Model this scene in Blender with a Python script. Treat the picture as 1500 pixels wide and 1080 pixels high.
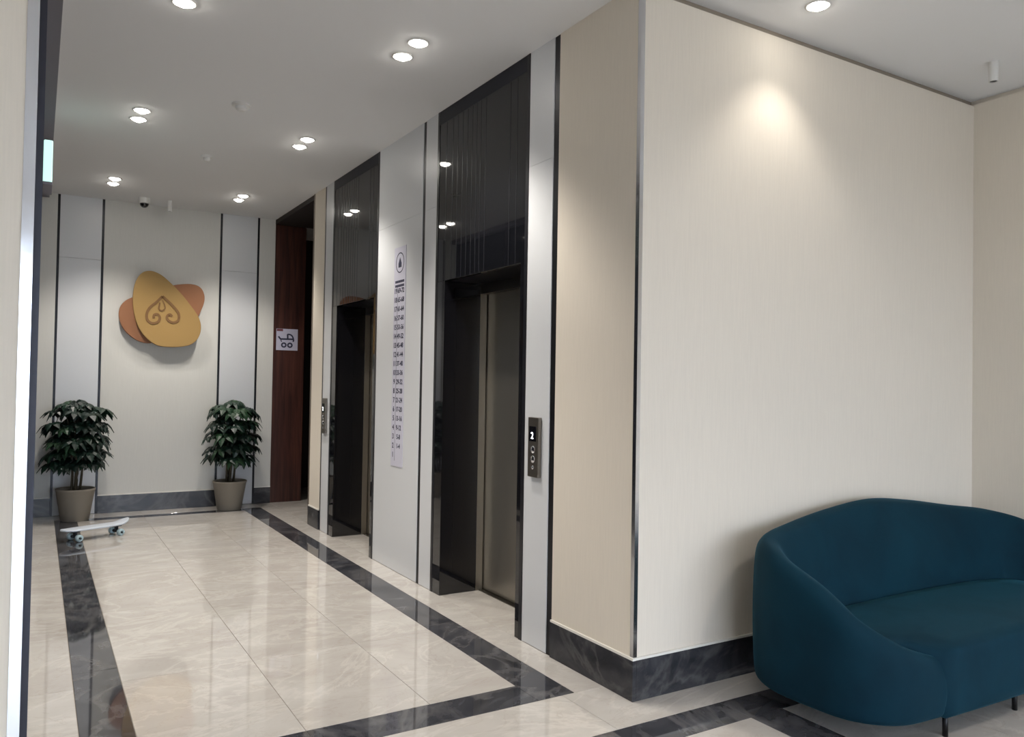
import bpy, bmesh, math, random
from mathutils import Vector, Matrix
PI = math.pi
random.seed(7)
SC = bpy.context.scene
COL = SC.collection
for o in list(bpy.data.objects): bpy.data.objects.remove(o)

# ------------------------------------------------------------------ camera
F_PX, YAW, PITCH, ROLL, CAM_H = 1154.16, 0.5422, 0.0194, 0.0168, 1.386
cd = bpy.data.cameras.new('camera'); cam = bpy.data.objects.new('camera', cd); COL.objects.link(cam)
fw = Vector((math.sin(YAW)*math.cos(PITCH), math.cos(YAW)*math.cos(PITCH), math.sin(PITCH)))
r0 = Vector((math.cos(YAW), -math.sin(YAW), 0)); u0 = r0.cross(fw)
rr = r0*math.cos(ROLL)+u0*math.sin(ROLL); uu = u0*math.cos(ROLL)-r0*math.sin(ROLL)
cam.matrix_world = Matrix(((rr.x, uu.x, -fw.x, 0), (rr.y, uu.y, -fw.y, 0), (rr.z, uu.z, -fw.z, CAM_H), (0, 0, 0, 1)))
cd.sensor_fit = 'HORIZONTAL'; cd.sensor_width = 36; cd.lens = 36*F_PX/1500; cd.clip_start = 0.05; cd.clip_end = 200
SC.camera = cam

# ------------------------------------------------------------------ sky, exposure
w = bpy.data.worlds.new('world'); SC.world = w; w.use_nodes = True
bg = w.node_tree.nodes['Background']; bg.inputs[0].default_value = (0.75, 0.85, 1.0, 1); bg.inputs[1].default_value = 4.6
vs = SC.view_settings
vs.view_transform = 'Standard'; vs.look = 'None'; vs.gamma = 1; vs.use_curve_mapping = False; vs.exposure = 0.82
SPOT_W = 38.0
SPOT_COL = (1.0, 0.94, 0.86)

# ------------------------------------------------------------------ helpers
def lin(r, g, b):
    f = lambda c: (c/255/12.92) if c/255 <= .04045 else ((c/255+.055)/1.055)**2.4
    return (f(r), f(g), f(b), 1)

def mat(name, col, rough=.5, metal=0.0, spec=.5, emit=None, estr=0, coat=0.0, sheen=0.0):
    m = bpy.data.materials.new(name); m.use_nodes = True
    b = m.node_tree.nodes['Principled BSDF']
    b.inputs['Base Color'].default_value = col; b.inputs['Roughness'].default_value = rough
    b.inputs['Metallic'].default_value = metal; b.inputs['Specular IOR Level'].default_value = spec
    b.inputs['Coat Weight'].default_value = coat; b.inputs['Sheen Weight'].default_value = sheen
    if emit: b.inputs['Emission Color'].default_value = emit; b.inputs['Emission Strength'].default_value = estr
    return m

class NT:
    def __init__(s, m): s.m = m; s.t = m.node_tree; s.b = s.t.nodes['Principled BSDF']
    def n(s, typ, **kw):
        x = s.t.nodes.new(typ)
        for k, v in kw.items():
            if k in x.inputs: x.inputs[k].default_value = v
            else: setattr(x, k, v)
        return x
    def l(s, a, b): s.t.links.new(a, b)
    def pos(s, scale=(1, 1, 1), obj=False):
        mp = s.n('ShaderNodeMapping'); mp.inputs['Scale'].default_value = scale
        if obj: s.l(s.n('ShaderNodeTexCoord').outputs['Object'], mp.inputs[0])
        else: s.l(s.n('ShaderNodeNewGeometry').outputs['Position'], mp.inputs[0])
        return mp.outputs[0]
    def noise(s, v, scale, detail=4, rough=.5, dist=0):
        x = s.n('ShaderNodeTexNoise'); x.inputs['Scale'].default_value = scale; x.inputs['Detail'].default_value = detail
        x.inputs['Roughness'].default_value = rough; x.inputs['Distortion'].default_value = dist
        s.l(v, x.inputs['Vector']); return x.outputs['Fac']
    def ramp(s, fac, stops):
        x = s.n('ShaderNodeValToRGB'); e = x.color_ramp.elements
        while len(e) < len(stops): e.new(.5)
        for i, (p, c) in enumerate(stops): e[i].position = p; e[i].color = c
        s.l(fac, x.inputs[0]); return x.outputs[0]
    def bump(s, h, strength, dist=.01):
        x = s.n('ShaderNodeBump'); x.inputs['Strength'].default_value = strength; x.inputs['Distance'].default_value = dist
        s.l(h, x.inputs['Height']); s.l(x.outputs[0], s.b.inputs['Normal'])
    def mix(s, fac, a, b):
        x = s.n('ShaderNodeMix'); x.data_type = 'RGBA'
        s.l(fac, x.inputs[0])
        for v, i in ((a, 6), (b, 7)):
            if isinstance(v, tuple): x.inputs[i].default_value = v
            else: s.l(v, x.inputs[i])
        return x.outputs[2]

def shade(m, c, k): return tuple(x*k for x in c[:3])+(1,)

def wallpaper(name, col):
    m = mat(name, col, .75, spec=.2); t = NT(m)
    f = t.noise(t.pos((1, 1, .04)), 160, 2, .6)
    t.l(t.ramp(f, [(.3, shade(m, col, .975)), (.7, shade(m, col, 1.015))]), t.b.inputs['Base Color'])
    t.bump(f, .06, .003); return m

def lacquer(name, col, rough=.35):
    m = mat(name, col, rough, spec=.4); t = NT(m)
    t.bump(t.noise(t.pos((1, 1, .5)), 6, 2), .03, .01); return m

def marble_light(name):
    m = mat(name, lin(205, 195, 182), .035, spec=.5); t = NT(m); t.b.inputs['IOR'].default_value = 1.7
    oi = t.n('ShaderNodeObjectInfo')
    va = t.n('ShaderNodeVectorMath'); va.operation = 'MULTIPLY_ADD'
    cx = t.n('ShaderNodeCombineXYZ'); t.l(oi.outputs['Random'], cx.inputs[0]); t.l(oi.outputs['Random'], cx.inputs[1]); t.l(oi.outputs['Random'], cx.inputs[2])
    t.l(cx.outputs[0], va.inputs[0]); va.inputs[1].default_value = (13, 7, 5); t.l(t.pos((1, 1.5, 1)), va.inputs[2])
    v = va.outputs[0]
    cloud = t.noise(v, 2.2, 5, .55, .8)
    base = t.ramp(cloud, [(.3, lin(184, 178, 172)), (.55, lin(194, 189, 183)), (.75, lin(202, 198, 193))])
    ve = t.noise(v, 1.3, 7, .6, 1.6)
    vein = t.ramp(ve, [(.46, (0, 0, 0, 1)), (.5, (.3, .45, .45, 1)), (.53, (0, 0, 0, 1))])
    c = t.mix(vein, base, lin(216, 211, 204))
    ve2 = t.noise(v, 2.4, 6, .6, 2.2)
    v2 = t.ramp(ve2, [(.485, (0, 0, 0, 1)), (.5, (.25, .25, .25, 1)), (.515, (0, 0, 0, 1))])
    t.l(t.mix(v2, c, lin(168, 154, 140)), t.b.inputs['Base Color']); return m

def marble_dark(name, rough=.04, k=1.0, ve_=.3):
    m = mat(name, lin(60, 61, 66), rough, spec=.5); t = NT(m); t.b.inputs['IOR'].default_value = 1.6
    v = t.pos((1, 1, 1.3))
    c1 = t.ramp(t.noise(v, 3.5, 6, .6, 1.0), [(.3, lin(44*k, 45*k, 50*k)), (.52, lin(66*k, 67*k, 72*k)), (.72, lin(90*k, 90*k, 94*k))])
    ve = t.ramp(t.noise(v, 1.5, 5, .55, 1.6), [(.45, (0, 0, 0, 1)), (.5, (ve_, ve_, ve_, 1)), (.55, (0, 0, 0, 1))])
    t.l(t.mix(ve, c1, lin(130, 127, 126)), t.b.inputs['Base Color']); return m

M = {}
M['cream'] = wallpaper('cream_wallcovering', lin(230, 221, 207))
M['cream_end'] = wallpaper('ivory_wallcovering', lin(216, 215, 210))
M['white'] = lacquer('white_lacquer_panel', lin(216, 218, 221))
M['strip'] = mat('dark_metal_strip', lin(38, 38, 42), .35, .6)
M['ceil'] = mat('ceiling_paint', lin(234, 234, 234), .85, spec=.2)
t_ = NT(M['ceil']); t_.bump(t_.noise(t_.pos(), 3, 3), .02, .01)
M['tile'] = marble_light('polished_cream_marble')
M['dark'] = marble_dark('polished_dark_marble')
M['skirt'] = marble_dark('dark_marble_skirting', .25, .84, .22)
M['skirt'].node_tree.nodes['Principled BSDF'].inputs['IOR'].default_value = 1.4
M['grout'] = mat('grout', lin(150, 140, 128), .9)
M['bead'] = mat('white_bead', lin(236, 232, 224), .5)
M['black'] = mat('black_glass', (.006, .006, .008, 1), .04, spec=.5)
M['blackm'] = mat('black_metal', (.008, .008, .012, 1), .3, spec=.4)
M['header'] = mat('black_header', lin(20, 22, 34), .45, spec=.3)
M['tglass'] = mat('tinted_black_glass', lin(16, 17, 21), .03, spec=.5)
M['tglass'].node_tree.nodes['Principled BSDF'].inputs['IOR'].default_value = 1.6
M['black'].node_tree.nodes['Principled BSDF'].inputs['IOR'].default_value = 1.7
M['steel'] = mat('brushed_steel', lin(172, 166, 155), .36, .9)
t_ = NT(M['steel']); t_.bump(t_.noise(t_.pos((60, 60, .6)), 8, 3), .06, .002)
M['steel_d'] = mat('dark_brushed_steel', lin(118, 114, 106), .3, 1.0)
t_ = NT(M['steel_d']); t_.bump(t_.noise(t_.pos((60, 60, .6)), 8, 3), .06, .002)
M['steel_panel'] = mat('satin_nickel', lin(128, 122, 114), .35, .9)
M['chrome'] = mat('polished_chrome', lin(215, 216, 220), .16, 1.0)
t_ = NT(M['chrome']); t_.bump(t_.noise(t_.pos((1, 1, 1)), 9, 2), .2, .004)
M['frame'] = mat('anthracite_frame', lin(46, 48, 60), .4, .3)
M['beam'] = mat('grey_beam', lin(128, 126, 136), .6)
M['facade'] = mat('dark_glass_facade', lin(30, 32, 40), .06, spec=.5)
M['trimwhite'] = mat('white_plastic', lin(226, 225, 222), .4)
M['lens'] = mat('lamp_lens', (1, 1, 1, 1), .4, emit=(1.0, .95, .86, 1), estr=30)
M['exit'] = mat('exit_light_box', lin(190, 235, 225), .4, emit=(.62, .95, .88, 1), estr=.55)
M['gold'] = mat('ochre_lacquer', lin(162, 130, 76), .6)
M['orange'] = mat('terracotta_lacquer', lin(150, 102, 70), .6)
M['brown'] = mat('brown_ornament', lin(120, 86, 48), .6)
M['wood'] = mat('dark_wood', lin(70, 40, 34), .35); t_ = NT(M['wood'])
fw_ = t_.noise(t_.pos((9, 9, .5)), 3, 6, .6, .6)
t_.l(t_.ramp(fw_, [(.3, lin(48, 28, 25)), (.55, lin(76, 44, 37)), (.75, lin(96, 58, 46))]), t_.b.inputs['Base Color'])
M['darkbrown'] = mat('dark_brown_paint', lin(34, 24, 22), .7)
M['bronze'] = mat('bronze_edge', lin(110, 98, 88), .45, .4)
M['paper'] = mat('pale_lavender_print', lin(206, 205, 220), .5)
M['ink'] = mat('navy_ink', lin(44, 46, 72), .6)
M['signw'] = mat('sign_white', lin(196, 194, 214), .45)
M['tag'] = mat('sign_tag_red', lin(120, 72, 80), .5)
M['display'] = mat('display_glass', (.004, .004, .006, 1), .1)
M['digit'] = mat('display_digit', (1, 1, 1, 1), .5, emit=(.9, .92, 1, 1), estr=3)
M['pot'] = mat('taupe_pot', lin(142, 134, 122), .7)
M['soil'] = mat('soil', lin(42, 34, 28), .95)
M['bark'] = mat('bark', lin(74, 66, 52), .85)
M['leaf'] = mat('dark_leaf', lin(38, 70, 48), .38, spec=.5); t_ = NT(M['leaf'])
t_.l(t_.ramp(t_.n('ShaderNodeObjectInfo').outputs['Random'], [(0, lin(13, 31, 27)), (.6, lin(21, 46, 36)), (1, lin(42, 70, 46))]), t_.b.inputs['Base Color'])
M['velvet'] = mat('teal_velvet', lin(10, 50, 70), .8, spec=.15, sheen=.35); t_ = NT(M['velvet'])
t_.b.inputs['Sheen Tint'].default_value = lin(60, 130, 150); t_.b.inputs['Sheen Roughness'].default_value = .35
fv_ = t_.noise(t_.pos((1, 1, 1)), 3.0, 4, .55, .6)
t_.l(t_.ramp(fv_, [(.3, lin(4, 36, 50)), (.7, lin(8, 47, 62))]), t_.b.inputs['Base Color'])
M['leg'] = mat('black_leg', (.01, .01, .012, 1), .4, .5)
M['deck'] = mat('pale_plastic_deck', lin(205, 212, 222), .4)
M['wheel'] = mat('pale_blue_wheel', lin(176, 198, 204), .45)
M['truck'] = mat('dark_truck', lin(50, 56, 64), .4, .7)
M['pave'] = mat('outdoor_paving', lin(150, 148, 144), .8)
M['glass'] = bpy.data.materials.new('window_glass'); M['glass'].use_nodes = True
nt = M['glass'].node_tree; nt.nodes.remove(nt.nodes['Principled BSDF'])
mx = nt.nodes.new('ShaderNodeMixShader'); tr = nt.nodes.new('ShaderNodeBsdfTransparent'); gl = nt.nodes.new('ShaderNodeBsdfGlossy')
gl.inputs['Roughness'].default_value = .02; mx.inputs[0].default_value = .06
nt.links.new(tr.outputs[0], mx.inputs[1]); nt.links.new(gl.outputs[0], mx.inputs[2]); nt.links.new(mx.outputs[0], nt.nodes['Material Output'].inputs[0])

def mesh_obj(name, bm, m, parent=None, smooth=False, loc=None):
    me = bpy.data.meshes.new(name); bm.normal_update(); bm.to_mesh(me); bm.free()
    if m: me.materials.append(m)
    if smooth:
        for p in me.polygons: p.use_smooth = True
    o = bpy.data.objects.new(name, me); COL.objects.link(o)
    if parent: o.parent = parent
    if loc: o.location = loc
    return o

def add_box(bm, x0, x1, y0, y1, z0, z1, bev=0, seg=1):
    vs_ = [bm.verts.new(v) for v in ((x0, y0, z0), (x1, y0, z0), (x1, y1, z0), (x0, y1, z0), (x0, y0, z1), (x1, y0, z1), (x1, y1, z1), (x0, y1, z1))]
    fs = [bm.faces.new([vs_[i] for i in q]) for q in ((3, 2, 1, 0), (4, 5, 6, 7), (0, 1, 5, 4), (1, 2, 6, 5), (2, 3, 7, 6), (3, 0, 4, 7))]
    if bev:
        es = list({e for f in fs for e in f.edges})
        bmesh.ops.bevel(bm, geom=es, offset=bev, segments=seg, affect='EDGES', profile=.5)

def box(name, x0, x1, y0, y1, z0, z1, m, parent=None, bev=0, seg=1):
    """box with its origin at its own centre-bottom (parents of boxes sit at the world origin or carry local coordinates)"""
    bm = bmesh.new(); cx, cy = (x0+x1)/2, (y0+y1)/2
    add_box(bm, x0-cx, x1-cx, y0-cy, y1-cy, 0, z1-z0, bev, seg)
    return mesh_obj(name, bm, m, parent, loc=(cx, cy, z0))

def sbox(name, x0, x1, y0, y1, z0, z1, m):
    """box of the setting with its origin at the world origin, so its pieces keep world coordinates"""
    bm = bmesh.new(); add_box(bm, x0, x1, y0, y1, z0, z1); return mesh_obj(name, bm, m)

def tag(o, label, cat, group=None):
    o['label'] = label; o['category'] = cat
    if group: o['group'] = group
    return o
def struct(o, label=None):
    o['kind'] = 'structure'
    if label: o['label'] = label
    return o
def thing(name, label, cat, loc, rz=0, group=None):
    o = bpy.data.objects.new(name, None); COL.objects.link(o); o.location = loc; o.rotation_euler = (0, 0, rz)
    o.empty_display_size = .05
    return tag(o, label, cat, group)

def lathe(bm, prof, n=24, c=(0, 0)):
    rings = []
    for r, z in prof:
        rings.append([bm.verts.new((c[0]+r*math.cos(2*PI*i/n), c[1]+r*math.sin(2*PI*i/n), z)) for i in range(n)] if r > 1e-6 else [bm.verts.new((c[0], c[1], z))])
    for a, b in zip(rings, rings[1:]):
        for i in range(n):
            j = (i+1) % n
            if len(a) == 1 and len(b) == 1: continue
            if len(a) == 1: bm.faces.new((a[0], b[j], b[i]))
            elif len(b) == 1: bm.faces.new((a[i], a[j], b[0]))
            else: bm.faces.new((a[i], a[j], b[j], b[i]))

def tube(bm, pts, rad, n=8):
    pts = [Vector(p) for p in pts]; rad = rad if isinstance(rad, (list, tuple)) else [rad]*len(pts); rings = []
    for i, p in enumerate(pts):
        d = (pts[min(i+1, len(pts)-1)]-pts[max(i-1, 0)]).normalized()
        a = d.cross(Vector((0, 0, 1)));
        if a.length < .05: a = d.cross(Vector((0, 1, 0)))
        a.normalize(); b = d.cross(a)
        rings.append([bm.verts.new(p+(a*math.cos(2*PI*k/n)+b*math.sin(2*PI*k/n))*rad[i]) for k in range(n)])
    for r1, r2 in zip(rings, rings[1:]):
        for k in range(n): bm.faces.new((r1[k], r1[(k+1) % n], r2[(k+1) % n], r2[k]))
    bm.faces.new(rings[0][::-1]); bm.faces.new(rings[-1])

def smooth_closed(pts, k=6):
    n = len(pts); out = []
    for i in range(n):
        p0, p1, p2, p3 = [Vector(pts[(i+j) % n]) for j in (-1, 0, 1, 2)]
        for s in range(k):
            t = s/k; out.append(.5*((2*p1)+(p2-p0)*t+(2*p0-5*p1+4*p2-p3)*t*t+(3*p1-p0-3*p2+p3)*t**3))
    return out
def smooth_open(pts, k=8):
    P = [Vector(p) for p in pts]; P = [2*P[0]-P[1]]+P+[2*P[-1]-P[-2]]; out = []
    for i in range(1, len(P)-2):
        p0, p1, p2, p3 = P[i-1:i+3]
        for s in range(k):
            t = s/k; out.append(.5*((2*p1)+(p2-p0)*t+(2*p0-5*p1+4*p2-p3)*t*t+(3*p1-p0-3*p2+p3)*t**3))
    out.append(P[-2]); return out

def prism(bm, pts, d, bev=0):
    """closed outline (list of Vectors) pushed along vector d"""
    a = [bm.verts.new(p) for p in pts]; b = [bm.verts.new(p+d) for p in pts]; n = len(pts)
    f1 = bm.faces.new(a); f2 = bm.faces.new(b[::-1])
    for i in range(n): bm.faces.new((a[i], b[i], b[(i+1) % n], a[(i+1) % n]))
    bmesh.ops.recalc_face_normals(bm, faces=bm.faces[:])
    if bev: bmesh.ops.bevel(bm, geom=list(f2.edges), offset=bev, segments=2, affect='EDGES')

def ribbon(bm, pts, width, d, closed=False):
    """flat stroke along pts lying in the plane across d, with thickness d"""
    pts = [Vector(p) for p in pts]; n = len(pts); dn = d.normalized(); L, R = [], []
    for i, p in enumerate(pts):
        if closed: t = pts[(i+1) % n]-pts[i-1]
        else: t = pts[min(i+1, n-1)]-pts[max(i-1, 0)]
        s = t.cross(dn).normalized()*width/2
        L.append(p+s); R.append(p-s)
    v = [[bm.verts.new(q) for q in row] for row in (L, R, [q+d for q in L], [q+d for q in R])]
    rng = range(n) if closed else range(n-1)
    for i in rng:
        j = (i+1) % n
        for a, b in ((0, 1), (1, 3), (3, 2), (2, 0)): bm.faces.new((v[a][i], v[a][j], v[b][j], v[b][i]))
    if not closed:
        for i in (0, n-1): bm.faces.new((v[0][i], v[1][i], v[3][i], v[2][i]))
    bmesh.ops.recalc_face_normals(bm, faces=bm.faces[:])

def text_mesh(name, txt, size, mtx, m, parent, depth=.0006, align='CENTER', bold=0):
    cu = bpy.data.curves.new(name, 'FONT'); cu.body = txt; cu.size = size; cu.align_x = align; cu.align_y = 'CENTER'; cu.extrude = depth; cu.resolution_u = 3; cu.offset = bold*size
    to = bpy.data.objects.new(name+'_tmp', cu); COL.objects.link(to)
    bpy.context.view_layer.update()
    me = bpy.data.meshes.new_from_object(to.evaluated_get(bpy.context.evaluated_depsgraph_get()))
    bpy.data.objects.remove(to); me.name = name
    me.materials.clear(); me.materials.append(m); me.transform(mtx)
    o = bpy.data.objects.new(name, me); COL.objects.link(o); o.parent = parent; return o

def copy_tree(o, parent=None):
    c = o.copy(); COL.objects.link(c)
    if parent: c.parent = parent
    for ch in list(o.children): copy_tree(ch, c)
    return c

# ------------------------------------------------------------------ measures of the place
A = 2.274      # lift wall (faces -x)
B = 9.024      # end wall (faces -y)
C = 2.702      # lobby wall with the sofa (faces -y)
RW = 4.95      # lobby right wall
H = 3.2
BB = .19
LX, BKY, WZ = -3.4, -3.6, 2.5   # lobby glazing and the wall behind

# ------------------------------------------------------------------ floor: bed, tiles, dark border
floor = struct(sbox('floor', LX-.1, RW+.1, BKY-.1, B+1.2, -.12, -.003, M['grout']))
def tile(x0, x1, y0, y1, m='tile'):
    g = .0011
    if x1-x0 < .02 or y1-y0 < .02: return
    return box('floor_tile' if m == 'tile' else 'border_tile', x0+g, x1-g, y0+g, y1-g, -.012, 0, M[m], floor, .0008)
def field(xs, ys, m='tile'):
    for a_, b_ in zip(xs, xs[1:]):
        for c_, d_ in zip(ys, ys[1:]): tile(a_, b_, c_, d_, m)
def cut(a, b, first, step):
    out = [a]; x = first
    while x < b-.02:
        if x > a+.02: out.append(x)
        x += step
    return out+[b]
XI0, XI1, XO0, XO1 = .362, 1.915, .172, 2.108
YI0, YI1, YO0, YO1 = 3.10, 8.60, 2.906, 8.74
field([XI0, .945, 1.483, XI1], cut(YI0, YI1, 4.0, 1.2))
field([XO0, XI0], cut(YO0, YO1, 4.2, 1.2), 'dark'); field([XI1, XO1], cut(YO0, YO1, 4.1, 1.2), 'dark')
field(cut(XI0, XI1, .945, .6), [YO0, YI0], 'dark'); field(cut(XI0, XI1, .945, .6), [YI1, YO1], 'dark')
field([-.3, XO0], cut(2.51, B+.02, 4.0, 1.2)); field([XO1, A+.002], cut(YO0, B+.02, 3.9, 1.2))
field(cut(XO0, XO1, .945, .6), [YO1, B+.02])
field([A+.002, 2.66], [3.6, 4.81]); field([A+.002, 2.66], [5.82, 6.98])
field([A+.002, 2.95, 3.6], [7.5, 8.3, 10.1])
LYS, LYE = 2.33, 2.51          # dark band across the lobby
field(cut(XO0, RW, 2.04, 1.2), [LYE, YO0-.0])
field(cut(LX, -.3, -3, .6), cut(LYE, 2.75, 9, 1))
field(cut(LX, RW, 2.605-6.0, 1.2), [LYS, LYE], 'dark')
field([2.605, 2.80], cut(BKY, LYS, -2.4, 1.2), 'dark')
field(cut(LX, 2.605, 2.605-6.0, .6), cut(BKY, LYS, LYS-6, 1.2))
field(cut(2.80, RW, 3.4, .6), cut(BKY, LYS, LYS-6, 1.2))

# ------------------------------------------------------------------ ceiling
ceiling = struct(box('ceiling', LX-.1, RW+.1, BKY-.1, B+1.2, H, H+.12, M['ceil']))

# ------------------------------------------------------------------ lift wall
def multi(name, boxes, m):
    bm = bmesh.new()
    for b_ in boxes: add_box(bm, *b_)
    return mesh_obj(name, bm, m)
E1, E2 = (3.63, 4.785), (5.843, 6.956)
PORT = 7.53
wr = struct(multi('wall_right', [(A+.012, 2.9, C+.0455, E1[0], 0, H), (A+.012, 2.9, E1[1], E2[0], 0, H), (A+.012, 2.9, E2[1], PORT, 0, H),
    (2.665, 2.9, E1[0], E1[1], 0, H), (2.665, 2.9, E2[0], E2[1], 0, H)], M['darkbrown']))
def panel(y0, y1, z0, z1, m): return box('wall_panel', A, A+.012, y0+.0008, y1-.0008, z0, z1, M[m], wr, .0008)
def wstrip(y0, y1): return box('dark_strip', A+.004, A+.012, y0, y1, 0, H, M['strip'], wr)
panel(C+.02, 3.345, BB, H, 'cream'); wstrip(3.345, 3.394)
for y0, y1 in ((3.394, E1[0]), (4.975, E1[1]), (5.02, E2[0]), (E2[1], 7.172)):
    y0, y1 = min(y0, y1), max(y0, y1)
    panel(y0, y1, .002, 2.5695, 'white'); panel(y0, y1, 2.5705, H, 'white')
wstrip(4.975, 5.02); wstrip(7.172, 7.212); panel(7.212, PORT, BB, H, 'cream')
box('opening_edge', A-.002, 2.9, PORT, PORT+.035, 0, H, M['bronze'], wr)
def baseboard(name, x0, x1, y0, y1, face):
    o = struct(box(name, x0, x1, y0, y1, 0, BB-.012, M['skirt'], None, .001))
    ex = {'x': (x0+.001, x1, y0, y1), 'y': (x0, x1, y0+.001, y1)}[face]
    bm = bmesh.new(); cx, cy = (x0+x1)/2, (y0+y1)/2
    add_box(bm, ex[0]-cx, ex[1]-cx, ex[2]-cy, ex[3]-cy, BB-.012, BB-.001)
    mesh_obj('white_bead', bm, M['bead'], o); return o
baseboard('baseboard_right', A-.009, A+.012, C-.009, 3.345, 'x')
baseboard('baseboard_right_far', A-.009, A+.012, 7.214, PORT, 'x')
baseboard('baseboard_lobby', A+.0125, RW-.02, C-.009, C+.012, 'y')

# lobby wall behind the sofa, right wall, back wall
M['gap'] = mat('gap_painted_shade', lin(150, 138, 124), .8)  # browner than the wall, paints in the shade inside the recess
wl = struct(multi('wall_lobby', [(A+.012, RW+.1, C, C+.045, BB, H-.04), (2.9, RW+.1, C+.05, C+.08, 0, H)], M['cream']))
box('gap_shade_strip', A+.013, RW+.09, C+.030, C+.0445, H-.0398, H-.0004, M['gap'], wl)
wb2 = struct(multi('wall_lobby_right', [(RW, RW+.1, BKY, C, 0, H-.03), (RW+.025, RW+.1, BKY, C+.029, H-.03, H)], M['cream']))
baseboard('baseboard_lobby_right', RW-.012, RW-.0005, BKY, C-.01, 'x')
wf = struct(multi('wall_front', [(LX, -1.235, BKY-.1, BKY, 0, H), (RW-.115, RW+.1, BKY-.1, BKY, 0, H), (-1.235, RW-.115, BKY-.1, BKY, WZ, H)], M['cream']))  # piece above the glazing is unseen, shaped to keep the upper walls darker
struct(box('wall_lobby_far_left', LX-.1, LX, BKY-.1, C+.14, 0, H, M['cream']))
# chrome corner trims
def trim(name, bxs): return struct(multi(name, bxs, M['chrome']), 'polished chrome trim along the wall corner')
trim('trim_1', [(A-.003, A+.018, C-.004, C-.0005, BB, H), (A-.003, A-.0005, C-.0005, C+.0195, BB, H)])

# left: cream lobby wall, chrome corner, frame and the dark glazed side of the hall
wll = struct(box('wall_lobby_left', LX, -.022, C, C+.14, BB, H, M['cream']))
baseboard('baseboard_lobby_left', LX, -.022, C-.012, C+.14, 'y')
trim('trim_2', [(-.050, -.020, C-.004, C-.0005, BB, H), (-.0215, -.019, C-.0005, C+.03, BB, H)])
wleft = struct(sbox('wall_left', -.25, -.02, C+.145, B, 0, H, M['facade']))
for y in (C+.15, 4.1, 5.3, 6.5, 7.7, 8.9):
    box('mullion', -.02, .0, y, y+.06, .0, H, M['frame'], wleft)
box('head_beam', -.02, .062, C+.22, B-.01, H-.05, H-.0005, M['beam'], wleft)

# ------------------------------------------------------------------ end wall
wb = struct(sbox('wall_back', -.25, A+.35, B+.012, B+.15, 0, H, M['darkbrown']))
def epanel(x0, x1, z0, z1, m): box('wall_panel', x0+.0008, x1-.0008, B, B+.012, z0, z1, M[m], wb, .0008)
S = [(.137, .158), (.531, .553), (1.682, 1.704), (2.081, 2.103)]
for s in S: box('dark_strip', s[0], s[1], B+.002, B+.012, 0, H, M['strip'], wb)
epanel(-.02, S[0][0], BB, H, 'cream_end'); epanel(S[1][1], S[2][0], BB, H, 'cream_end'); epanel(S[3][1], A+.005, BB, H, 'cream_end')
for x0, x1 in ((S[0][1], S[1][0]), (S[2][1], S[3][0])):
    epanel(x0, x1, .004, 2.574, 'white'); epanel(x0, x1, 2.576, H, 'white')
for i, (x0, x1) in enumerate(((-.02, S[0][0]), (S[1][1], S[2][0]), (S[3][1], A+.004))):
    baseboard(['baseboard_back_left', 'baseboard_back', 'baseboard_back_right'][i], x0, x1, B-.009, B+.012, 'y')

# ------------------------------------------------------------------ passage beside the lifts
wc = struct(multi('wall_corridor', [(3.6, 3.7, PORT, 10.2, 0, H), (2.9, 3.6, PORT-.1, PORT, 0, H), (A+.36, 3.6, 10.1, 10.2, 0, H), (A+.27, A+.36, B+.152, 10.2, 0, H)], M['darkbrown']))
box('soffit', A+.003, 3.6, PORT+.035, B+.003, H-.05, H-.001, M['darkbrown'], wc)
wp = tag(box('wood_panel', A+.007, 2.63, B+.004, B+.0118, .002, H-.052, M['wood']), 'dark reddish wood wall panel beside the lift lobby end wall', 'wall panel')
st = thing('stroller_sign', 'square pale sign with a pram pictogram on dark wood', 'sign', (2.311, B+.0035, 1.724))
SW = .245
bm = bmesh.new(); add_box(bm, 0, SW, -.004, 0, 0, SW, .001); mesh_obj('plate', bm, M['signw'], st)
def sp(zx, zy): return Vector(((zx-225)/610*SW, -.0042, (835-zy)/635*SW))
bm = bmesh.new(); dd = Vector((0, -.0008, 0))
ribbon(bm, [sp(285, 430), sp(345, 508)], .018, dd); ribbon(bm, [sp(345, 505), sp(705, 500)], .018, dd)
ribbon(bm, [sp(548, 500), sp(540, 360)], .018, dd)
ribbon(bm, smooth_open([sp(535, 360), sp(620, 368), sp(680, 420), sp(712, 520), sp(700, 575)], 5), .016, dd)
ribbon(bm, [sp(345, 505), sp(375, 590)], .010, dd)
mesh_obj('pram_body', bm, M['ink'], st)
for cx in (440, 612):
    bm = bmesh.new(); ribbon(bm, [sp(cx+58*math.cos(2*PI*i/20), 680+58*math.sin(2*PI*i/20)) for i in range(20)], .017, dd, True); mesh_obj('pram_wheel', bm, M['ink'], st)
bm = bmesh.new(); a_, b_ = sp(235, 275), sp(410, 207); add_box(bm, a_.x, b_.x, -.0048, -.004, a_.z, b_.z); mesh_obj('corner_tag', bm, M['tag'], st)

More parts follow.
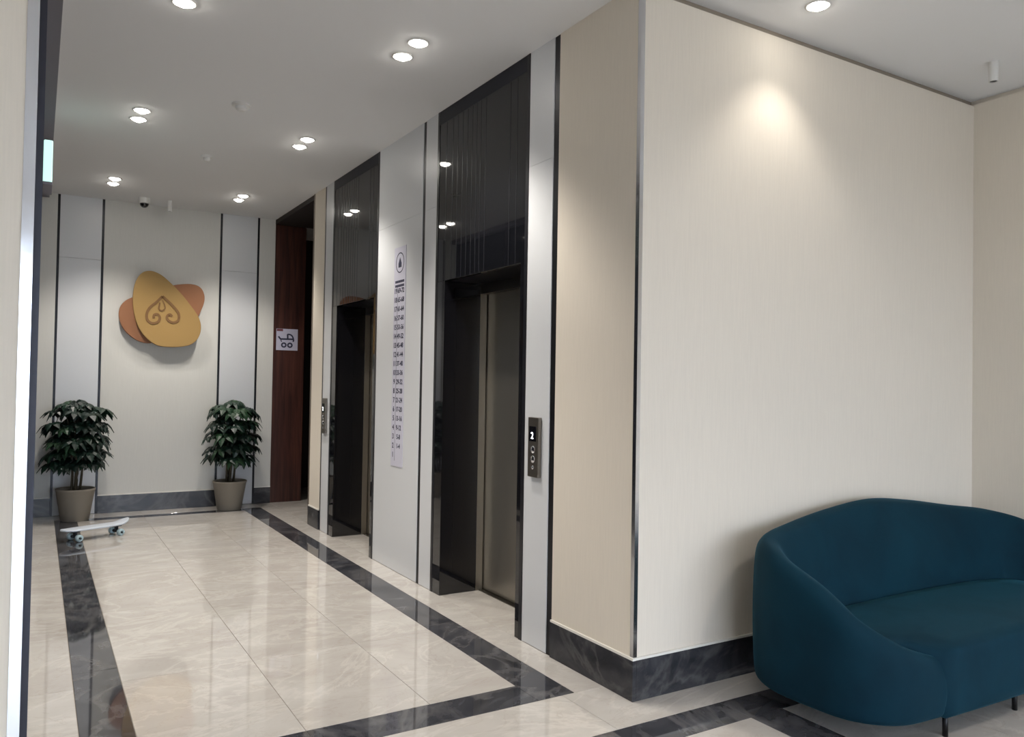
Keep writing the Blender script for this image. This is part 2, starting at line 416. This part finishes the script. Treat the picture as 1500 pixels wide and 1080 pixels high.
# ------------------------------------------------------------------ lifts
def elevator(y0, L, label):
    t = thing('elevator', label, 'elevator', (A, y0, 0))
    NJ, FJ, LZ = .07, .14, 2.055
    def P(n, x0, x1, ya, yb, z0, z1, m, par=None, bev=0): return box(n, x0, x1, ya, yb, z0, z1, M[m], par or t, bev)
    P('side_frame', -.003, .05, .0008, .03, 0, H-.001, 'blackm'); P('side_frame', -.003, .05, L-.03, L-.0008, 0, H-.001, 'blackm')
    P('header', -.002, .05, .0302, L-.0302, 3.11, H-.001, 'header')
    tg = P('transom_glass', .0, .03, .0302, L-.0302, LZ, 3.1095, 'tglass', None, .001)
    for yy in (.085, .15, .40, .455, .50, .55, .605, .66, .72, .78, .86):  # thin dark vertical lines across the transom glass
        bm = bmesh.new(); q = yy/.9*(L-.12)+.03-L/2; 
        add_box(bm, -.0158, -.015, q, q+.007, .004, 1.05); mesh_obj('glass_line', bm, M['blackm'], tg)
    P('jamb', -.001, .268, .0302, NJ, .002, LZ-.001, 'black'); P('jamb', -.001, .268, L-FJ, L-.0302, .002, LZ-.001, 'black')
    P('door_frame', .2685, .318, .0302, NJ+.0, .002, 1.985, 'steel'); P('door_frame', .2685, .318, L-FJ, L-.0302, .002, 1.985, 'steel')
    P('lintel', .0305, .268, NJ+.0005, L-FJ-.0005, LZ+.0, LZ+.03, 'blackm')
    P('door_head', .2685, .322, .0302, L-.0302, 1.986, LZ+.03, 'steel_d')
    P('sill', .29, .37, .0302, L-.0302, .001, .006, 'steel_d')
    mid = (NJ+L-FJ)/2
    P('door_leaf', .325, .355, .031, mid-.002, .008, 2.03, 'steel', None, .002); P('door_leaf', .325, .355, mid+.002, L-.031, .008, 2.03, 'steel', None, .002)
    ln = P('indicator', .07, .24, L-FJ-.012, L-FJ-.0005, 1.945, 2.012, 'tglass', None, .002)
    return t
elevator(E1[0], E1[1]-E1[0], 'elevator with steel doors and black glass surround, next to the cream wall corner')
elevator(E2[0], E2[1]-E2[0], 'elevator with steel doors and black glass surround, next to the dark wood passage')

# text that is read on a wall facing -x: local x -> -y, local y -> z
def on_lift_wall(x, y, z): return Matrix(((0, 0, -1, x), (-1, 0, 0, y), (0, 1, 0, z), (0, 0, 0, 1)))
def call_panel(yc, z0, z1, w_, label):
    t = thing('call_panel', label, 'call panel', (A-.0005, yc, z0)); h = z1-z0
    bm = bmesh.new(); add_box(bm, -.022, 0, -w_/2, w_/2, 0, h, .002); mesh_obj('plate', bm, M['steel_panel'], t)
    bm = bmesh.new(); add_box(bm, -.0232, -.022, -w_*.3, w_*.36, h*.60, h*.85); d = mesh_obj('display', bm, M['display'], t)
    text_mesh('digit', '2', .05, on_lift_wall(-.0236, .006, h*.69), M['digit'], d)
    for k, zz in enumerate((.46, .30, .16)):
        bm = bmesh.new(); lathe(bm, [(0, .0), (.0, .004), (.017, .004), (.02, 0)] if k < 2 else [(0, .0), (0, .002), (.009, .002), (.01, 0)], 20)
        bmesh.ops.transform(bm, matrix=Matrix.Translation((-.022, 0, h*zz)) @ Matrix.Rotation(-PI/2, 4, 'Y'), verts=bm.verts[:])
        bmesh.ops.recalc_face_normals(bm, faces=bm.faces[:]); mesh_obj('button' if k < 2 else 'keyhole', bm, M['chrome'], t, True)
call_panel(3.511, .895, 1.21, .10, 'steel lift call panel with lit digit between lift and cream corner')
call_panel(7.075, .905, 1.225, .10, 'steel lift call panel on the narrow white strip beside wood passage')

# floor directory
t = thing('floor_directory', 'tall narrow lavender floor directory printed with rows of numbers', 'sign', (A-.0004, 5.392, .765))
bm = bmesh.new(); add_box(bm, -.003, 0, -.108, .108, 0, 1.617, .0008); mesh_obj('board', bm, M['paper'], t)
bm = bmesh.new()
ribbon(bm, [Vector((-.0031, .072*math.cos(2*PI*i/28), 1.50+.072*math.sin(2*PI*i/28))) for i in range(28)], .008, Vector((-.0006, 0, 0)), True)
mesh_obj('emblem_ring', bm, M['ink'], t)
bm = bmesh.new(); prism(bm, [Vector((-.0031, y, 1.50+z)) for y, z in ((0, .04), (-.028, -.005), (-.028, -.035), (.028, -.035), (.028, -.005))], Vector((-.0006, 0, 0))); mesh_obj('emblem', bm, M['ink'], t)
for k in range(2):
    bm = bmesh.new()
    for j in range(9): add_box(bm, -.0037, -.003, .082-.0185*j-.0155, .082-.0185*j, 1.352-.031*k, 1.37-.031*k)
    mesh_obj('heading_line', bm, M['ink'], t)
rows = 19
for r in range(rows):
    n = rows-r; z = 1.292-r*.0672
    text_mesh('floor_number', str(n), .054, on_lift_wall(-.0033, .070, z), M['ink'], t, bold=.02)
    if n > 1: text_mesh('flat_numbers', '%d-%d' % (4*n-7, 4*n-4), .05, on_lift_wall(-.0033, -.028, z), M['ink'], t, bold=.02)
bm = bmesh.new(); add_box(bm, -.0036, -.003, .034, .037, .04, 1.32); mesh_obj('divider_line', bm, M['ink'], t)

# ------------------------------------------------------------------ emblem on the end wall
INV_R = (rr, uu, fw)
def on_plane(zx, zy, yplane):            # outline read off the photograph, laid on its own wall-parallel plane
    px, py = 160+zx/6.747, 380+zy/6.747
    d = fw*F_PX+rr*(px-750)-uu*(py-540); k = yplane/d.y
    return Vector((d.x*k, yplane, CAM_H+d.z*k))
EB = Vector((1.12, B, 2.1))
em = thing('wall_emblem', 'ochre and terracotta pebble shaped emblem mounted on the end wall', 'wall emblem', EB)
yel = [(380, 118), (440, 125), (520, 165), (600, 235), (690, 325), (770, 420), (830, 500), (875, 570), (900, 650), (893, 735), (850, 810), (780, 853), (680, 868), (580, 868), (490, 858), (410, 820), (340, 755), (285, 670), (250, 570), (232, 460), (232, 350), (250, 250), (285, 175), (330, 132)]
org = [(620, 262), (700, 250), (800, 248), (870, 265), (915, 305), (937, 370), (930, 440), (900, 515), (870, 575), (800, 660), (680, 740), (540, 800), (400, 830), (300, 815), (220, 770), (150, 705), (105, 620), (92, 540), (110, 465), (160, 410), (225, 378), (330, 340), (480, 300)]
YF, OF = B-.115, B-.07
bm = bmesh.new(); prism(bm, [p-EB for p in smooth_closed([on_plane(*q, OF+.035) for q in org], 4)], Vector((0, -.035, 0)), .004); mesh_obj('terracotta_pebble', bm, M['orange'], em)
bm = bmesh.new(); prism(bm, [p-EB for p in smooth_closed([on_plane(*q, YF+.04) for q in yel], 4)], Vector((0, -.04, 0)), .004); yo = mesh_obj('ochre_pebble', bm, M['gold'], em)
bm = bmesh.new(); d5 = Vector((0, -.005, 0))
q_ = lambda L_: [on_plane(x, y, YF)-EB for x, y in L_]
ribbon(bm, smooth_open(q_([(527, 365), (470, 420), (400, 478), (372, 535), (378, 598), (425, 632), (480, 618), (500, 580), (480, 545), (445, 548), (440, 580)]), 6), .024, d5)
ribbon(bm, smooth_open(q_([(527, 365), (590, 422), (655, 490), (688, 545), (680, 605), (630, 625), (580, 600), (572, 562), (600, 545), (622, 565)]), 6), .024, d5)
ribbon(bm, smooth_open(q_([(500, 428), (492, 490), (520, 508), (545, 495)]), 5), .014, d5)
ribbon(bm, smooth_open(q_([(528, 405), (545, 440), (552, 480), (545, 495)]), 5), .009, d5)
mesh_obj('heart_scroll_ornament', bm, M['brown'], yo)
for dx, dz in ((-.2, -.1), (.2, .1), (0, .12)):
    bm = bmesh.new(); add_box(bm, dx-.02, dx+.02, -.036, -.0005, dz-.02, dz+.02); mesh_obj('standoff', bm, M['strip'], em)

# ------------------------------------------------------------------ ceiling fittings
def downlight(x, y, label, group, k=1.0, blend=.55, cone=104):
    t = thing('downlight', label, 'downlight', (x, y, H), 0, group)
    bm = bmesh.new(); lathe(bm, [(.046, -.0005), (.046, -.004), (.056, -.006), (.061, -.0005)], 28); bmesh.ops.recalc_face_normals(bm, faces=bm.faces[:]); mesh_obj('trim_ring', bm, M['trimwhite'], t, True)
    bm = bmesh.new(); lathe(bm, [(0, -.022), (.018, -.020), (.032, -.013), (.041, -.002), (.041, -.0005), (0, -.0005)], 28); bmesh.ops.recalc_face_normals(bm, faces=bm.faces[:]); mesh_obj('lens', bm, M['lens'], t)
    ld = bpy.data.lights.new('downlight_beam', 'SPOT'); ld.energy = SPOT_W*k; ld.color = SPOT_COL; ld.spot_size = math.radians(cone); ld.spot_blend = blend; ld.shadow_soft_size = .04
    lo = bpy.data.objects.new('downlight_beam', ld); COL.objects.link(lo); lo.parent = t; lo.location = (0, 0, -.035)
PAIR = {3.85: 'level with the first lift', 5.86: 'level with the floor directory', 8.02: 'above the plants'}
for x in (.565, 1.70):
    for y in PAIR:
        side = 'lift wall side' if x > 1 else 'glazed side'
        for dy in (0, .21):
            downlight(x, y+dy, 'round downlight %s, %s, %s' % (PAIR[y], side, 'nearer the end wall' if dy else 'farther from end wall'), 'paired downlights in the lift hall ceiling', 1.0 if y < 4 else .72)
downlight(3.12, 2.43, 'small round downlight close to the cream wall above the sofa', None, .27, .75, 104)
for x, y in ((3.12, .5), (.6, .5), (3.12, -1.6), (.6, -1.6)):  # out of view, added only to light the lobby
    downlight(x, y, 'unseen round downlight added to light the lobby', 'added unseen lobby downlights')
def detector(x, y, r, label):
    t = thing('smoke_detector', label, 'smoke detector', (x, y, H))
    bm = bmesh.new(); lathe(bm, [(0, -.0005), (r, -.0005), (r, -.012), (r*.85, -.016), (0, -.016)], 24); bmesh.ops.recalc_face_normals(bm, faces=bm.faces[:]); mesh_obj('base', bm, M['trimwhite'], t)
    bm = bmesh.new(); lathe(bm, [(0, -.016), (r*.62, -.016), (r*.6, -.034), (r*.35, -.045), (0, -.045)], 24); bmesh.ops.recalc_face_normals(bm, faces=bm.faces[:]); mesh_obj('sensor_head', bm, M['trimwhite'], t)
detector(1.11, 5.36, .06, 'round white smoke detector in the middle of the hall ceiling')
detector(1.14, 6.76, .045, 'smaller round white ceiling detector nearer the end wall')
def tube_sensor(x, y, h_, r, label):
    t = thing('hanging_tube', label, 'ceiling fitting', (x, y, H))
    bm = bmesh.new(); lathe(bm, [(0, -.0005), (r, -.0005), (r, -h_), (r*.8, -h_), (r*.8, -h_+.012), (0, -h_+.012)], 20); bmesh.ops.recalc_face_normals(bm, faces=bm.faces[:]); mesh_obj('tube', bm, M['trimwhite'], t, False)
    bm = bmesh.new(); lathe(bm, [(0, -h_+.004), (r*.79, -h_+.004), (r*.79, -h_+.0115), (0, -h_+.0115)], 20); bmesh.ops.recalc_face_normals(bm, faces=bm.faces[:]); mesh_obj('dark_opening', bm, M['strip'], t)
tube_sensor(4.46, 2.33, .11, .024, 'short white tube hanging from the ceiling in the sofa corner')
tube_sensor(1.12, 8.70, .11, .022, 'short white tube hanging from the ceiling by the end wall')
t = thing('dome_camera', 'small white dome camera with black dome at the end wall ceiling', 'security camera', (.885, 8.72, H))
bm = bmesh.new(); lathe(bm, [(0, -.0005), (.052, -.0005), (.052, -.05), (.045, -.056), (0, -.056)], 24); bmesh.ops.recalc_face_normals(bm, faces=bm.faces[:]); mesh_obj('housing', bm, M['trimwhite'], t)
bm = bmesh.new(); lathe(bm, [(0, -.0562)]+[(.042*math.cos(a*PI/12), -.0565-.042*math.sin(a*PI/12)) for a in range(0, 6)]+[(0, -.0985)], 24); bmesh.ops.recalc_face_normals(bm, faces=bm.faces[:]); mesh_obj('dome', bm, M['black'], t, True)
t = thing('exit_sign', 'glowing pale green exit light box on the dark glazed side', 'exit sign', (0.002, 6.0, 2.645))
bm = bmesh.new(); add_box(bm, -.0015, .052, 0, .34, .02, .295, .006); mesh_obj('light_box', bm, M['exit'], t)
bm = bmesh.new(); add_box(bm, -.0015, .054, 0, .34, 0, .0195, .002); mesh_obj('housing', bm, M['beam'], t)

# ------------------------------------------------------------------ potted plants
leaf_meshes = []
for v in range(4):
    rnd = random.Random(40+v); bm = bmesh.new(); nl = 7
    for k in range(nl):
        a = (k-(nl-1)/2)*.82+rnd.uniform(-.1, .1); L = .115*(1-.07*abs(k-(nl-1)/2))*rnd.uniform(.9, 1.1); wd = .026
        ca, sa = math.cos(a), math.sin(a); rows_ = []
        for s, wf_, dz in ((0, .15, 0), (.35, .85, .004), (.65, 1.0, -.012), (1.0, .03, -.055)):
            r = s*L+.008; q = wd*wf_
            rows_.append([bm.verts.new((r*ca-sa*e*q, r*sa+ca*e*q, dz+(.004 if e == 0 else -.003)+rnd.uniform(-.002, .002))) for e in (-1, 0, 1)])
        for r1, r2 in zip(rows_, rows_[1:]):
            for e in range(2): bm.faces.new((r1[e], r1[e+1], r2[e+1], r2[e]))
    tube(bm, [(-.07, 0, -.02), (-.02, 0, .0), (0.004, 0, 0)], .0022, 5)
    me = bpy.data.meshes.new('leaf'); bm.to_mesh(me); bm.free(); me.materials.append(M['leaf']); leaf_meshes.append(me)
def plant(x, y, seed, label, lean):
    rnd = random.Random(seed); t = thing('potted_plant', label, 'potted plant', (x, y, 0), 0, 'potted plants by the end wall')
    bm = bmesh.new(); lathe(bm, [(0, .0), (.118, 0), (.123, .006), (.168, .285), (.172, .288), (.173, .305), (.166, .308), (.156, .300), (.15, .26), (0, .26)], 36)
    bmesh.ops.recalc_face_normals(bm, faces=bm.faces[:]); mesh_obj('pot', bm, M['pot'], t, True)
    bm = bmesh.new(); lathe(bm, [(0, .2605), (.15, .2605), (.151, .278), (0, .285)], 28); bmesh.ops.recalc_face_normals(bm, faces=bm.faces[:]); mesh_obj('soil', bm, M['soil'], t)
    tops = []
    for k in range(4):
        a = k*PI/2+rnd.uniform(-.3, .3); r0_ = .035; top = Vector((.10*math.cos(a)+lean*.5, .10*math.sin(a), 1.06+.05*rnd.random()))
        pts = smooth_open([(r0_*math.cos(a), r0_*math.sin(a), .27), (r0_*1.2*math.cos(a)+.01, r0_*1.2*math.sin(a), .5), (.06*math.cos(a)+lean*.3, .06*math.sin(a), .8), top], 4)
        bm = bmesh.new(); tube(bm, pts, [.013-.008*i/len(pts) for i in range(len(pts))], 8); mesh_obj('stem', bm, M['bark'], t, True)
    for z, R_, n in ((.57, .25, 15), (.67, .275, 20), (.80, .28, 20), (.93, .275, 19), (1.06, .27, 17), (1.11, .1, 5)):
        ph = rnd.random()*6
        for i in range(n):
            a = ph+i*2*PI/n+rnd.uniform(-.2, .2); r = R_*rnd.choice((.45, .7, .8, .92)); 
            o = bpy.data.objects.new('leaf', rnd.choice(leaf_meshes)); COL.objects.link(o); o.parent = t
            o.location = (r*.86*math.cos(a)+lean*(z-.4), r*.86*math.sin(a), z+rnd.uniform(-.02, .035)-.08*(r/R_)**2+.04)
            o.location.y = min(o.location.y, B-y-.15)
            o.rotation_euler = (rnd.uniform(-.25, .25), rnd.uniform(.05, .5), a+rnd.uniform(-.3, .3)); s = rnd.uniform(.9, 1.25); o.scale = (s, s, s)
    return t
plant(.345, 8.70, 3, 'leafy green umbrella plant in taupe pot beside the dark glazed side', .0)
plant(1.785, 8.75, 11, 'leafy green umbrella plant in taupe pot beside the wood passage', .03)

# ------------------------------------------------------------------ skateboard
va, vb = Vector((.2, 7.554)), Vector((.729, 7.803)); dv = vb-va
t = thing('skateboard', 'small pale plastic cruiser skateboard standing on the floor', 'skateboard', (*((va+vb)/2), 0), math.atan2(dv.y, dv.x))
Lh = dv.length/2; bm = bmesh.new(); n = 24; top = []; bot = []
for i in range(n+1):
    s = -1+2*i/n; x = s*Lh; wv = .078*(1-abs(s)**5)**.5 if abs(s) < 1 else 0.0
    wv = max(wv, .012); z = .088+(.035*((s-.62)/.38)**1.5 if s > .62 else 0)+(.006*((-s-.75)/.25) if s < -.75 else 0)
    top.append([bm.verts.new((x, e*wv, z+.012+(.002 if abs(e) == 1 else 0))) for e in (-1, -.5, 0, .5, 1)]); bot.append([bm.verts.new((x, e*wv, z)) for e in (-1, -.5, 0, .5, 1)])
for i in range(n):
    for e in range(4):
        bm.faces.new((top[i][e], top[i+1][e], top[i+1][e+1], top[i][e+1])); bm.faces.new((bot[i][e], bot[i][e+1], bot[i+1][e+1], bot[i+1][e]))
    bm.faces.new((top[i][0], bot[i][0], bot[i+1][0], top[i+1][0])); bm.faces.new((top[i][4], top[i+1][4], bot[i+1][4], bot[i][4]))
for i in (0, n):
    for e in range(4): bm.faces.new((top[i][e], top[i][e+1], bot[i][e+1], bot[i][e]))
bmesh.ops.recalc_face_normals(bm, faces=bm.faces[:]); mesh_obj('deck', bm, M['deck'], t, True)
for x in (-.175, .185):
    bm = bmesh.new(); add_box(bm, -.035, .035, -.025, .025, .072, .0875, .003); tube(bm, [(0, -.085, .03), (0, .085, .03)], .006, 8)
    add_box(bm, -.012, .012, -.045, .045, .022, .045, .004); add_box(bm, -.01, .01, -.012, .012, .045, .073)
    tk = mesh_obj('truck', bm, M['truck'], t, loc=(x, 0, 0))
    for sgn in (-1, 1):
        bm = bmesh.new(); lathe(bm, [(.012, -.02), (.024, -.021), (.0295, -.014), (.0295, .014), (.024, .021), (.012, .02)], 24)
        bmesh.ops.transform(bm, matrix=Matrix.Translation((0, sgn*.067, .0298)) @ Matrix.Rotation(PI/2, 4, 'X'), verts=bm.verts[:])
        bmesh.ops.recalc_face_normals(bm, faces=bm.faces[:]); mesh_obj('wheel', bm, M['wheel'], tk, True)

# ------------------------------------------------------------------ sofa
SX = 3.78
t = thing('sofa', 'teal velvet tub sofa with curved back against the cream wall', 'sofa', (SX, 2.2, 0))
hf = [(-.66, 1.79, .318), (-.90, 1.82, .40), (-1.04, 1.945, .49), (-1.075, 2.14, .60), (-1.06, 2.36, .675), (-.93, 2.53, .715), (-.66, 2.61, .745), (-.32, 2.635, .79), (0, 2.64, .815)]
ctrl = hf+[(-x, y, z) for x, y, z in hf[-2::-1]]
path = smooth_open([(x, y-2.2, z) for x, y, z in ctrl], 8); N = len(path)
cen = Vector((0, -.05))
bm = bmesh.new(); rings = []; inner = []
for i, p in enumerate(path):
    tn = path[min(i+1, N-1)]-path[max(i-1, 0)]; nn = Vector((-tn.y, tn.x, 0)).normalized()
    # path runs front-left -> back -> front-right, so the outward normal is to its left
    if nn.dot(Vector((p.x, p.y+.25, 0))) < 0: nn = -nn
    s = min(i, N-1-i)/(N-1)*2                # 0 at the front ends, 1 in the middle of the back
    th = .075+.02*min(1, s*2); deep = .11+.13*min(1, s*1.6)
    z = p.z
    prof = [(-.09, .085), (-.03, .085), (-.006, .097), (.002, .13), (.012, .5*z+.03), (.004, z-.07), (-.010, z-.028), (-.034, z-.004), (-.055, z), (-th, z-.012), (-th-.022, z-.045),
            (-(th+deep)/2-.02, (z+.30)/2+.01), (-deep, .30), (-deep, .20), (-.09, .20)]
    ring = [bm.verts.new((p.x+nn.x*o, p.y+nn.y*o, max(zz, .085))) for o, zz in prof]
    rings.append(ring); inner.append(Vector((p.x-nn.x*deep, p.y-nn.y*deep, 0)))
m_ = len(rings[0])
for r1, r2 in zip(rings, rings[1:]):
    for k in range(m_): bm.faces.new((r1[k], r2[k], r2[(k+1) % m_], r1[(k+1) % m_]))
bm.faces.new(rings[0][::-1]); bm.faces.new(rings[-1]); bmesh.ops.recalc_face_normals(bm, faces=bm.faces[:])
shell = mesh_obj('back_and_arms', bm, M['velvet'], t, True)
sub = shell.modifiers.new('sub', 'SUBSURF'); sub.levels = 1; sub.render_levels = 2
# seat: outline = front edge + inner curve
outl = []
fl, fr = path[0], path[-1]
for i in range(0, N, 2):
    q = inner[i]; 
    if q.y > -.30: outl.append((q.x*1.0, q.y+.015))
front = [(fr.x+.02-(fr.x-fl.x+.04)*k/16, fl.y-.0-.02*math.sin(PI*k/16)) for k in range(17)]
poly = outl+front
bm = bmesh.new(); cxy = Vector((0, -.12)); lev = []
for sc_, z in ((.96, .085), (.99, .10), (1.0, .14), (1.0, .29), (.996, .325), (.986, .348), (.96, .360), (.75, .368), (.4, .37), (.15, .371)):
    lev.append([bm.verts.new((cxy.x+(x-cxy.x)*(1-(1-sc_)*.9), cxy.y+(y-cxy.y)*sc_, z)) for x, y in poly])
for l1, l2 in zip(lev, lev[1:]):
    for k in range(len(poly)): bm.faces.new((l1[k], l1[(k+1) % len(poly)], l2[(k+1) % len(poly)], l2[k]))
bm.faces.new(lev[-1]); bm.faces.new(lev[0][::-1]); bmesh.ops.recalc_face_normals(bm, faces=bm.faces[:])
mesh_obj('seat_cushion', bm, M['velvet'], t, True)
for x, y in ((-.62, 1.825), (-.09, 1.825), (.62, 1.825), (-.86, 2.40), (.86, 2.40), (0, 2.5)):
    bm = bmesh.new(); tube(bm, [(x, y-2.2, .0), (x, y-2.2, .095)], .011, 12); mesh_obj('leg', bm, M['leg'], t, True)

# ------------------------------------------------------------------ lobby glazing and the ground outside (daylight comes through here)
WX0, WX1 = -1.2, RW-.15
wxs = [WX0+(WX1-WX0)*k/4 for k in range(5)]
win = struct(multi('window_1', [(x-.035, x+.035, BKY-.08, BKY-.02, 0, WZ) for x in wxs]+[(WX0, WX1, BKY-.08, BKY-.02, z, z+.07) for z in (0, WZ-.07)], M['frame']))
for x0, x1 in zip(wxs, wxs[1:]):
    for z0, z1 in ((.07, WZ-.07),):
        box('pane', x0+.035, x1-.035, BKY-.054, BKY-.046, z0, z1, M['glass'], win)
struct(box('ground', -40, 40, -60, BKY-.1, -.2, -.1, M['pave']))
